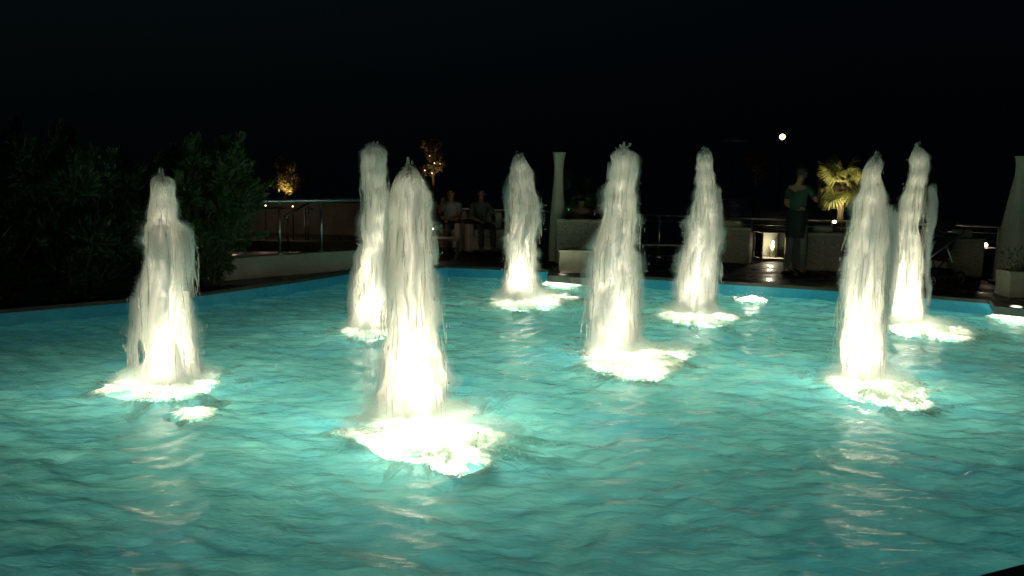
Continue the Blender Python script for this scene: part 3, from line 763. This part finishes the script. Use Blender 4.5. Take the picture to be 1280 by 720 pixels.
# ------------------------------------------------------------------ far trees lit from below
def smalltree(px_, pyb, pyt, Y, wpx, label, mat, seed, power, col, nleaf=1500, lights=None, lean=0):
    b = on(px_, pyb, Y); t = on(px_, pyt, Y); root = empty('tree', (b.x, Y, DZ), label, 'tree', 'distant trees in the dark garden')
    rs = random.Random(seed); h0_ = b.z-DZ; h1_ = t.z-DZ; rad = wpx/2*Y/F; mb = MB()
    mb.tube([(0, 0, 0), (.03, 0, h0_*.6), (0, 0, h0_+.3*(h1_-h0_))], [.06, .045, .03], n=8)
    cl = []
    for k in range(12):
        u = rs.random(); a = rs.uniform(0, 6.28); q = rs.random()**.5
        c = Vector((rad*q*math.cos(a)*(1-.4*u)+lean*(1-u)*rad, rad*q*math.sin(a), h0_ + (h1_-h0_)*u)); cl.append(c)
        mb.tube([(0, 0, h0_*.9), c*.5+Vector((0, 0, h0_*.5)), c], [.02, .012, .004], n=5)
    mb.build('trunk', M_bark, root)
    pts = []
    for k in range(nleaf):
        c = cl[k % 12]; d = Vector((rs.gauss(0, 1), rs.gauss(0, 1), rs.gauss(0, 1))).normalized(); pts.append((c+d*rs.random()**.5*rad*.42, d))
    leaves('crown', pts, mat, root, .12, .035, seed)
    lb = Vector((b.x+lean*rad*.6, Y-.75, DZ))
    lt = empty('garden_spotlight', lb, 'small spotlight on the ground lighting the '+label.split(',')[0], 'spotlight', 'garden spotlights')
    mb = MB(); mb.tube([(0, 0, 0), (0, 0, .12)], .012); mb.lathe([(.05, .12), (.06, .2), (.055, .2), (.045, .14)], n=16); mb.build('housing', M_dark, lt)
    MB().lathe([(.045, .185), (.044, .19)], n=16).build('lens', M_lampo, lt)
    sp = light('spotlight_beam', 'SPOT', (0, 0, .24), power, col, lt, rad=.04, spot_size=R(34), spot_blend=.7)
    tgt = Vector((b.x+lean*rad*.6, Y, b.z*.6+t.z*.4)) - (lb+Vector((0, 0, .24))); sp.rotation_euler = tgt.to_track_quat('-Z', 'Y').to_euler()
    if lights:
        for (x, y) in lights:
            q = on(x, y, Y-.3)
            MB().ball((0, 0, 0), .013).build('bulb', M_lampo, root, loc=(q.x-b.x, -.3, q.z-DZ))
    return root
smalltree(355, 236, 196, 27, 34, 'far olive tree at left, lit amber along its lower branches', M_leafO, 3, 420, (1, .76, .36), lean=.5)
smalltree(541, 216, 180, 29, 30, 'far tree between the jets, dotted with small warm lights', M_leafO, 5, 120, (1, .70, .36), lights=[(537, 195), (540, 216.5), (531, 213), (550, 205), (543, 204), (534, 188)])
smalltree(944, 222, 190, 34, 34, 'faint brownish tree left of the high white lamp', M_leafO, 6, 5, (1, .6, .35))
# background tree line, hardly visible
for i, (x, y, Y, s) in enumerate([(60, 150, 34, 260), (330, 190, 42, 160), (820, 200, 44, 150), (1200, 205, 38, 180)]):
    pass

# ------------------------------------------------------------------ fan palms
def fanpalm(px_, py_, Y, label, scale, nf, mat, seed, power, col, lamp_off, base_z=None, group=None, lampmat=None, lamplabel=''):
    c = on(px_, py_, Y); root = empty('fan_palm', (c.x, Y, DZ), label, 'palm', group); rs = random.Random(seed); Hc = c.z-DZ
    pr = [(.045*scale*(1+.25*(i % 2)), Hc*i/16) for i in range(15)] + [(.05*scale, Hc*.95)]
    MB().lathe(pr, n=12).build('trunk', M_bark, root)
    for k in range(nf):
        a = 2*PI*k*.382+rs.uniform(-.2, .2); el = rs.uniform(-1.0, 1.1) if k > 1 else 1.2
        d = Vector((math.cos(a)*math.cos(el), math.sin(a)*math.cos(el), math.sin(el)))
        Ls = rs.uniform(.20, .32)*scale; Rf = rs.uniform(.27, .36)*scale
        o_ = Vector((0, 0, Hc-.04)); hub = o_ + d*Ls
        side = d.cross(Vector((0, 0, 1))); side = side.normalized() if side.length > .1 else Vector((1, 0, 0)); nrm = side.cross(d).normalized()
        V = []; Fc = []
        for j in range(22):
            f = (j/21-.5)*R(250); dd = d*math.cos(f)+side*math.sin(f); w_ = .020*scale; sv = nrm.cross(dd)
            l = Rf*(1-.28*abs(f)/R(125))*rs.uniform(.9, 1.05); b = len(V)
            mid = hub+dd*l*.55+nrm*.015; tip = hub+dd*l + Vector((0, 0, -.10*l)) - nrm*.05*scale*abs(f)
            V += [hub, mid+sv*w_*.55, tip, mid-sv*w_*.55]; Fc.append((b, b+1, b+2, b+3))
        fr = mobj('frond', V, Fc, mat, root)
        MB().tube([o_, o_+d*Ls*.5+Vector((0, 0, .02)), hub], [.012*scale, .008*scale, .005*scale], n=5).build('frond_stem', M_bark, fr)
    lt = empty('garden_spotlight', (c.x+lamp_off[0], Y+lamp_off[1], DZ), lamplabel, 'spotlight', 'garden spotlights')
    z = lamp_off[2]-DZ
    mb = MB(); mb.tube([(0, 0, 0), (0, 0, max(z-.1, .02))], .014); mb.lathe([(.035, z-.1), (.055, z-.02), (.05, z-.02), (.03, z-.08)], n=16); mb.build('housing', M_dark, lt)
    MB().ball((0, 0, z-.01), .032).build('lens', lampmat or M_lampw, lt)
    sp = light('spotlight_beam', 'SPOT', (0, 0, z+.05), power, col, lt, rad=.04, spot_size=R(95), spot_blend=.7)
    tgt = Vector((c.x, Y, c.z)) - Vector((c.x+lamp_off[0], Y+lamp_off[1], lamp_off[2]+.05)); sp.rotation_euler = tgt.to_track_quat('-Z', 'Y').to_euler()
    return root
q = on(1043, 277, 15.3)
c_ = on(1053, 228, 16.0)
fanpalm(1053, 228, 16.0, 'yellow green fan palm brightly lit from below behind the broad right jet', 1.12, 26, M_leafP, 21, 95, (1, .88, .5), (q.x-c_.x, -.7, q.z),
        group=None, lamplabel='small bright spotlight on a stake below the lit fan palm')
q = on(712, 262, 17.8); c_ = on(724, 250, 18.6)
fanpalm(724, 250, 18.6, 'dim fan palm lit green behind the pale pillar and the seated couple', 1.5, 14, leafmat('dim_palm', (.03, .08, .02), (.08, .17, .04)), 22, 1.6, (.45, 1, .35), (q.x-c_.x, -.8, q.z),
        lampmat=M_lampg, lamplabel='small green spotlight just right of the tall pale pillar')

# ------------------------------------------------------------------ high lamp, small lamps, far parasol
q = on(978, 171, 40)
root = empty('lamp_post', (q.x, q.y, DZ), 'lone round white lamp glowing high in the night sky', 'street lamp')
zl = q.z-DZ
MB().tube([(0, 0, 0), (0, 0, 1), (0, 0, zl-.2)], [.06, .04, .03], n=10).build('pole', M_dark, root, smooth=True)
MB().lathe([(.05, zl-.24), (.09, zl-.18), (.06, zl-.15)], n=16).build('collar', M_dark, root)
MB().ball((0, 0, zl), .125, seg=24).build('globe', M_moonlamp, root, smooth=True)
q = on(916, 176, 58)
root = empty('distant_parasol', (q.x, q.y, DZ), 'faint open parasol far off, left of the round white lamp', 'parasol')
zl = q.z-DZ
MB().tube([(0, 0, 0), (0, 0, zl)], .04).build('pole', M_dark, root)
MB().lathe([(.95, zl-.05), (.96, zl), (.5, zl+.06), (.03, zl+.12)], n=8).build('canopy', M_cream, root)
light('parasol_glow', 'POINT', (0, -1.2, zl-.9), .8, (.7, .75, 1), root, rad=.1)

def tablelamp(px_, py_, Y, label, zb, s=1.0):
    q = on(px_, py_, Y); root = empty('candle_lamp', (q.x, q.y, zb), label, 'lamp', 'small candle lamps on tables'); h = q.z-zb
    MB().lathe([(.045*s, 0), (.045*s, .01), (.012*s, .02), (.012*s, max(h-.045, .03)), (.03*s, max(h-.035, .035))], n=16).build('stand', M_steel, root, smooth=True)
    MB().ball((0, 0, h), .034*s).build('bulb', M_lampw, root, smooth=True)
    light('bulb_light', 'POINT', (0, -.02, h+.07), 1.2, (1, .8, .5), root, rad=.03)

# ------------------------------------------------------------------ furniture
def armchair(loc, rz, W_, D_, H_, label, cush=True, name='armchair', cat='armchair', seath=.40, seats=1):
    root = empty(name, loc, label, cat, 'cream lounge seats on the terrace', rz)     # faces local +Y
    MB().box((0, 0, seath/2+.01), (W_-.02, D_-.02, seath-.14), bev=.02).build('base', M_wicker, root)
    MB().box((0, -D_/2+.07, H_/2+.03), (W_, .14, H_-.06), bev=.03).build('backrest', M_wicker, root)
    MB().box((0, -D_/2+.07, H_-.015), (W_+.02, .17, .05), bev=.02).build('top_trim', M_cream, root)
    for s in (-1, 1):
        MB().box((s*(W_/2-.06), .07, .31), (.12, D_-.15, .56), bev=.025).build('armrest', M_wicker, root)
    sw = (W_-.26)/seats
    for k in range(seats):
        x = -W_/2+.13+sw*(k+.5)
        MB().box((x, .07, seath+.01), (sw-.01, D_-.19, .14), bev=.035).build('seat_cushion', M_cream, root)
        MB().box((x, -D_/2+.21, seath+.22), (sw-.02, .13, .36), bev=.04, rx=.12).build('back_cushion', M_cream, root)
    if cush: MB().box((W_/2-.06, .06, .615), (.20, .36, .06), bev=.025).build('black_throw', M_black, root)
    for sx2 in (-1, 1):
        for sy2 in (-1, 1): MB().box((sx2*(W_/2-.06), sy2*(D_/2-.06), .03), (.05, .05, .06)).build('leg', M_dark, root)
    return root
def G(px_, py_): q = at(px_, py_, DZ); return Vector((q.x, q.y, DZ))
armchair(G(608, 318)+Vector((0, .35, 0)), PI+.25, .92, .74, .66, 'cream armchair with a black throw on its arm, behind the widest jet', cush=True)
armchair(G(562, 317)+Vector((0, .5, 0)), PI-.5, .82, .74, .66, 'dim armchair holding the person in pale top, beside the widest jet', cush=False)
armchair(G(738, 333)+Vector((0, .3, 0)), .0, 1.20, .78, .80, 'cream two-seat sofa seen from behind, above the long planter', cush=False, name='sofa', cat='sofa', seats=2)
armchair(G(921, 333)+Vector((-.05, .35, 0)), -.35, .72, .72, .68, 'dim armchair turned away, just right of the tapered jet', cush=False)
armchair(G(1028, 343)+Vector((0, .3, 0)), .05, .62, .68, .68, 'cream armchair seen from behind, right of the person in green', cush=False)
armchair(G(1206, 351)+Vector((.02, .35, 0)), -.1, .58, .66, .66, 'dim cream armchair seen from behind, right of the baby stroller', cush=False)

def ctable(loc, W_, D_, H_, label, rz=0):
    root = empty('coffee_table', loc, label, 'coffee table', 'low tables on the terrace', rz)
    MB().box((0, 0, H_-.02), (W_, D_, .04), bev=.008).build('table_top', M_edge, root)
    MB().box((0, 0, .16), (W_-.16, D_-.16, .02), bev=.004).build('shelf', M_dark, root)
    for a in (-1, 1):
        for b in (-1, 1): MB().box((a*(W_/2-.05), b*(D_/2-.05), (H_-.04)/2), (.04, .04, H_-.04)).build('leg', M_dark, root)
ctable(G(554, 322)+Vector((0, .1, 0)), .62, .45, .36, 'low table with a pale top in front of the pair seated at left')
ctable(G(826, 330)+Vector((0, .1, 0)), .75, .5, .37, 'low table with a pale top between the middle jet and tapered jet')
ctable(G(1236, 345)+Vector((0, .2, 0)), .34, .4, .46, 'small side table carrying a lit candle lamp at right')
q = G(1236, 345); tablelamp(1232, 306, q.y+.2, 'small lit candle lamp on the side table beside the right armchair', DZ+.46, 1.0)

q = G(548, 322); tablelamp(541, 286, q.y+.1, 'small yellow candle lamp on the low table before the pair seated at left', DZ+.36, .5)
# lit glass lantern
q = G(966, 326); q.y += .25
root = empty('glass_lantern', q, 'large square glass lantern standing lit on the terrace floor', 'lantern', None, .06)
LW, LH = .46, .52
MB().box((0, 0, .02), (LW+.04, LW+.04, .04), bev=.006).build('base', M_plaster, root)
MB().box((0, 0, LH+.02), (LW+.04, LW+.04, .03), bev=.006).build('lid', M_dark, root)
for a in (-1, 1):
    for b in (-1, 1): MB().box((a*LW/2, b*LW/2, LH/2+.02), (.028, .028, LH-.04)).build('corner_post', M_plaster, root)
MB().box((0, LW/2-.004, LH/2+.02), (LW-.03, .012, LH-.05)).build('back_panel', M_plaster, root)
for a in (-1, 1): MB().box((a*(LW/2), 0, LH/2+.02), (.006, LW-.03, LH-.05)).build('pane', M_glass, root)
MB().box((0, -LW/2, LH/2+.02), (LW-.03, .006, LH-.05)).build('pane', M_glass, root)
MB().lathe([(.05, .041), (.05, .26), (.045, .275), (.008, .28)], c=(.06, 0, 0), n=18).build('candle', M_cream, root, smooth=True)
MB().ball((.06, 0, .32), .022, (1, 1, 1.8)).build('flame', M_lampw, root, smooth=True)
light('candle_light', 'POINT', (.0, -.08, .30), 9.0, (1, .86, .6), root, rad=.03)

# ------------------------------------------------------------------ baby stroller
q = G(1178, 357)
root = empty('baby_stroller', q+Vector((0, .1, 0)), 'dark folding baby stroller with pale metal tubes beside the rear right jet', 'stroller', None, .25)
# local x: handle toward +x, front toward -x
for s in (-1, 1):
    MB().tube([(-.42, s*.20, .40), (-.1, s*.21, .62), (.24, s*.22, .88)], .013, n=8).build('push_bar', M_steel, root, smooth=True)
    MB().tube([(-.10, s*.21, .60), (.02, s*.22, .36), (.14, s*.24, .12)], .012, n=8).build('rear_tube', M_steel, root, smooth=True)
    MB().tube([(.0, s*.21, .50), (-.2, s*.2, .3), (-.34, s*.18, .12)], .011, n=8).build('front_tube', M_dark, root, smooth=True)
    for (wx_, wr_) in ((.14, .10), (-.34, .08)):
        wo_ = MB().torus((0, 0, 0), wr_, .016).build('wheel', M_black, root, smooth=True, loc=(wx_, s*.24, wr_+.016)); wo_.rotation_euler = (0, 0, PI/2)
        mb = MB(); mb.torus((0, 0, 0), wr_*.82, .006, n=20, m=6)
        for k in range(6): mb.tube([(0, 0, 0), (0, wr_*.82*math.cos(k*PI/3), wr_*.82*math.sin(k*PI/3))], .004, n=5)
        mb.build('rim', M_steel, wo_)
MB().tube([(.24, -.22, .88), (.24, .22, .88)], .016).build('handle', M_black, root)
MB().tube([(.14, -.24, .116), (.14, .24, .116)], .008).build('axle', M_steel, root)
mb = MB(); mb.box((-.16, 0, .40), (.32, .36, .04), bev=.015, ry=.15); mb.box((.03, 0, .60), (.04, .36, .42), bev=.015, ry=.45); mb.build('seat', M_black, root)
mb = MB()
for k in range(7):
    a0 = k/6*1.5; mb.tube([(.16-.30*math.sin(a0), -.2, .74+.22*math.cos(a0)), (.16-.33*math.sin(a0), 0, .76+.24*math.cos(a0)), (.16-.30*math.sin(a0), .2, .74+.22*math.cos(a0))], .035, n=6)
mb.build('canopy', M_black, root, smooth=True)
MB().box((-.02, 0, .2), (.3, .32, .1), bev=.03).build('basket', M_black, root)

# ------------------------------------------------------------------ people
def skinmesh(verts, edges, radii, rootv, mat, name, parent, sub=2):
    me = bpy.data.meshes.new(name); me.from_pydata([tuple(v) for v in verts], edges, []); me.update()
    o = bpy.data.objects.new(name, me); COL.objects.link(o)
    md = o.modifiers.new('skin', 'SKIN'); 
    if not me.skin_vertices: me.skin_vertices.new()
    for i, sv in enumerate(me.skin_vertices[0].data):
        r = radii[i]; sv.radius = (r, r) if not isinstance(r, tuple) else r
        sv.use_root = (i == rootv)
    md.use_smooth_shade = True; md.branch_smoothing = .4
    ss = o.modifiers.new('sub', 'SUBSURF'); ss.levels = sub; ss.render_levels = sub
    dg = bpy.context.evaluated_depsgraph_get(); dg.update()
    nm = bpy.data.meshes.new_from_object(o.evaluated_get(dg)); nm.name = name
    o.modifiers.clear(); o.data = nm; bpy.data.meshes.remove(me)
    nm.materials.clear(); nm.materials.append(mat)
    nm.polygons.foreach_set('use_smooth', [True]*len(nm.polygons))
    if parent: o.parent = parent
    return o
def join_mesh(o, mb):
    me2 = bpy.data.meshes.new('x'); mb.bm.to_mesh(me2); mb.bm.free()
    b = bmesh.new(); b.from_mesh(o.data); b.from_mesh(me2); b.to_mesh(o.data); b.free(); bpy.data.meshes.remove(me2)
    o.data.polygons.foreach_set('use_smooth', [True]*len(o.data.polygons))
def person(loc, rz, J, label, top, bottom, long_hair=False, held=None, apron=None, hairmat=None, short_sleeve=True, group='people on the terrace'):
    """J: joints, local +Y = forward; keys pel che nek hed and L/R of sho elb wri hip kne ank"""
    root = empty('person', loc, label, 'person', group, rz)
    V = []; Rd = []; E = []
    def add(p, r, par=None):
        V.append(Vector(p)); Rd.append(r); i = len(V)-1
        if par is not None: E.append((par, i))
        return i
    pel = add(J['pel'], (.135, .105)); mid = add((Vector(J['pel'])+Vector(J['che']))/2, (.125, .095), pel); che = add(J['che'], (.145, .105), mid)
    nb = add(Vector(J['nek'])-Vector((0, 0, .05)), .065, che); nek = add(J['nek'], .052, nb)
    hd = Vector(J['hed']); dirh = (hd-Vector(J['nek'])).normalized()
    h1 = add(hd-dirh*.045, .070, nek); h2 = add(hd+dirh*.02, .088, h1); h3 = add(hd+dirh*.085, .062, h2)
    limbs = {}
    for s in 'LR':
        sh = add(J['sho'+s], .058, che); el = add(J['elb'+s], .042, sh); wr = add(J['wri'+s], .027, el)
        d = (Vector(J['wri'+s])-Vector(J['elb'+s])).normalized()
        up_ = Vector((0, 0, 1)) if abs(d.z) < .8 else Vector((0, 1, 0)); sd_ = d.cross(up_).normalized(); nn = sd_.cross(d)
        pa = add(Vector(J['wri'+s])+d*.055, (.034, .022), wr)
        for k in range(4):
            o1 = Vector(J['wri'+s])+d*.095+sd_*(k-1.5)*.021; L1 = (.030, .034, .032, .025)[k]
            f1 = add(o1, .0095, pa); f2 = add(o1+(d*.9-nn*.35).normalized()*L1, .0085, f1); add(V[f2]+(d*.6-nn*.8).normalized()*L1*.9, .0075, f2)
        t1 = add(Vector(J['wri'+s])+d*.035+sd_*.038*(1 if s == 'L' else -1), .011, pa); add(V[t1]+(d*.8+sd_*.5*(1 if s == 'L' else -1)).normalized()*.035, .009, t1)
        hp = add(J['hip'+s], .088, pel); kn = add(J['kne'+s], .056, hp); cf = add(Vector(J['kne'+s]).lerp(Vector(J['ank'+s]), .35)+Vector((0, -.012, 0)), .052, kn)
        an = add(J['ank'+s], .036, cf); he = add(Vector(J['ank'+s])+Vector((0, .06, -.045)), .034, an); add(Vector(J['ank'+s])+Vector((0, .16, -.058)), .026, he)
    body = skinmesh(V, E, Rd, pel, M_skin, 'body', root, 1)
    fy = Vector(J.get('look', (0, 1, 0))).normalized(); sx_ = fy.cross(Vector((0, 0, 1))).normalized()
    mb = MB(); mb.ball(hd+fy*.092-Vector((0, 0, .01)), .016, (1, 1, 1.5), 8)              # nose
    mb.ball(hd+fy*.080-Vector((0, 0, .048)), .020, (1, .6, .4), 8)                      # lips
    mb.ball(hd+fy*.066-Vector((0, 0, .078)), .026, (1, 1, .7), 8)                      # chin
    for s in (-1, 1): mb.ball(hd+sx_*s*.086, .022, (.5, 1, 1.4), 8)                    # ears
    join_mesh(body, mb)
    for s in (-1, 1): MB().ball(hd+fy*.083+sx_*s*.031+Vector((0, 0, .012)), .0105).build('eye', M_hair, root, smooth=True)
    # clothes follow the limbs
    tv = [Vector(J['pel'])+Vector((0, 0, .0)), (Vector(J['pel'])+Vector(J['che']))/2, Vector(J['che']), Vector(J['nek'])-Vector((0, 0, .035))]
    tr = [(.155, .125), (.145, .115), (.165, .125), .070]; te = [(0, 1), (1, 2), (2, 3)]
    for s in 'LR':
        b = len(tv); S_, E_, W_ = Vector(J['sho'+s]), Vector(J['elb'+s]), Vector(J['wri'+s])
        tv += [S_, S_.lerp(E_, .75)]; tr += [.072, .060]; te += [(2, b), (b, b+1)]
        if not short_sleeve: tv += [E_, E_.lerp(W_, .85)]; tr += [.054, .040]; te += [(b+1, b+2), (b+2, b+3)]
    skinmesh(tv, te, tr, 0, top, 'shirt', root, 1)
    bv = [Vector(J['pel'])+Vector((0, 0, .06)), Vector(J['pel'])-Vector((0, 0, .02))]; br = [(.150, .118), (.155, .122)]; be = [(0, 1)]
    for s in 'LR':
        b = len(bv); H_, K_, A_ = Vector(J['hip'+s]), Vector(J['kne'+s]), Vector(J['ank'+s])
        bv += [H_, H_.lerp(K_, .5), K_, K_.lerp(A_, .5), K_.lerp(A_, .93)]; br += [.100, .086, .072, .066, .056]; be += [(1, b), (b, b+1), (b+1, b+2), (b+2, b+3), (b+3, b+4)]
    skinmesh(bv, be, br, 0, bottom, 'trousers', root, 1)
    for s in 'LR':
        a = Vector(J['ank'+s]); mb = MB(); mb.box(a+Vector((0, .06, -.055)), (.09, .26, .06), bev=.025); mb.build('shoe', M_black, root, smooth=True)
    hb = MB(); hb.ball(hd+Vector((0, 0, .035))-fy*.018, .106, (1, 1.03, .98), 16)
    cut = [v for v in hb.bm.verts if (v.co-hd).dot(fy) > .045 and v.co.z < hd.z+.065 or v.co.z < hd.z-.06]
    bmesh.ops.delete(hb.bm, geom=cut, context='VERTS')
    if long_hair: hb.tube([hd-fy*.05+Vector((0, 0, .05)), hd-fy*.085-Vector((0, 0, .08)), hd-fy*.10-Vector((0, 0, .25))], [.085, .085, .03], n=12)
    hb.build('hair', hairmat or M_hair, root, smooth=True)
    if apron:
        p_ = Vector(J['pel']); mb = MB()
        mb.lathe([(.165, p_.z-.36), (.172, p_.z-.25), (.172, p_.z-.05), (.163, p_.z+.08)], c=(p_.x, p_.y, 0), n=24, cap=False)
        bmesh.ops.scale(mb.bm, vec=(1.05, .86, 1), verts=mb.bm.verts); mb.build('apron', apron, root, smooth=True)
    return root
def seated(lean=0, armL=None, armR=None, turn=0):
    sc = lean
    J = dict(pel=(0, 0, .53), che=(0, .02+sc, .87), nek=(0, .05+sc*1.25, 1.03), hed=(0, .075+sc*1.4, 1.15),
             shoL=(-.165, .02+sc, .95), shoR=(.165, .02+sc, .95), elbL=(-.22, .14+sc, .70), elbR=(.22, .14+sc, .70),
             wriL=(-.15, .36+sc, .66), wriR=(.15, .36+sc, .66), hipL=(-.09, .06, .52), hipR=(.09, .06, .52),
             kneL=(-.12, .46, .53), kneR=(.12, .46, .53), ankL=(-.12, .50, .09), ankR=(.12, .52, .09))
    if armL: J['elbL'], J['wriL'] = armL
    if armR: J['elbR'], J['wriR'] = armR
    if turn: J['look'] = (math.sin(turn), math.cos(turn), 0)
    return J
q = G(566, 317)+Vector((-.02, .42, 0))
person(q, PI-.45, seated(.02, armR=((.27, .10, .74), (.12, .24, .98)), turn=.3), 'seated person in a pale top with one hand raised to the face', M_white, M_navy, short_sleeve=True)
q = G(598, 318)+Vector((0, .38, 0))
person(q, PI+.35, seated(.05), 'seated person in a grey top, right of the person in the pale top', M_trous, M_navy, short_sleeve=False)
q = G(727, 333)+Vector((0, .42, 0))
person(q, .1, seated(0, turn=.5), 'dark haired person on the sofa nearer the pale pillar', M_brownc, M_navy)
q = G(751, 333)+Vector((0, .42, 0))
person(q, -.1, seated(0, turn=-.7), 'person on the sofa beside the middle jet, long dark hair', M_navy, M_navy, long_hair=True)
q = G(906, 333)+Vector((.0, .5, 0))
person(q, PI-.9, seated(0, turn=-.3), 'seated person in dark clothes half hidden behind the tapered jet', M_navy, M_navy)
# standing person in green, back three-quarter turned to the pool, forearm raised
J = dict(pel=(0, 0, .98), che=(0, .02, 1.34), nek=(0, .04, 1.52), hed=(.0, .07, 1.66), shoL=(-.19, .02, 1.43), shoR=(.19, .02, 1.43),
         elbL=(-.26, .06, 1.13), wriL=(-.20, .28, 1.08), elbR=(.27, .12, 1.20), wriR=(.18, .30, 1.44),
         hipL=(-.10, 0, .93), hipR=(.10, 0, .93), kneL=(-.11, .03, .50), kneR=(.12, .05, .50), ankL=(-.13, -.04, .09), ankR=(.14, .02, .09), look=(.2, 1, 0))
q = G(993, 345)+Vector((0, .05, 0))
person(q, -.95, J, 'standing person in a green shirt, dark apron and grey trousers, one forearm raised', M_green, M_trous, apron=M_black)

# ------------------------------------------------------------------ render settings
cy = scene.cycles
cy.volume_bounces = 3; cy.max_bounces = 8; cy.diffuse_bounces = 4; cy.glossy_bounces = 3; cy.transmission_bounces = 6; cy.transparent_max_bounces = 32
cy.sample_clamp_indirect = 4.0; cy.sample_clamp_direct = 0; cy.caustics_reflective = False; cy.caustics_refractive = False
cy.blur_glossy = .5; cy.use_denoising = True
scene.view_settings.view_transform = 'Standard'; scene.view_settings.look = 'None'
scene.view_settings.exposure = 0; scene.view_settings.gamma = 1
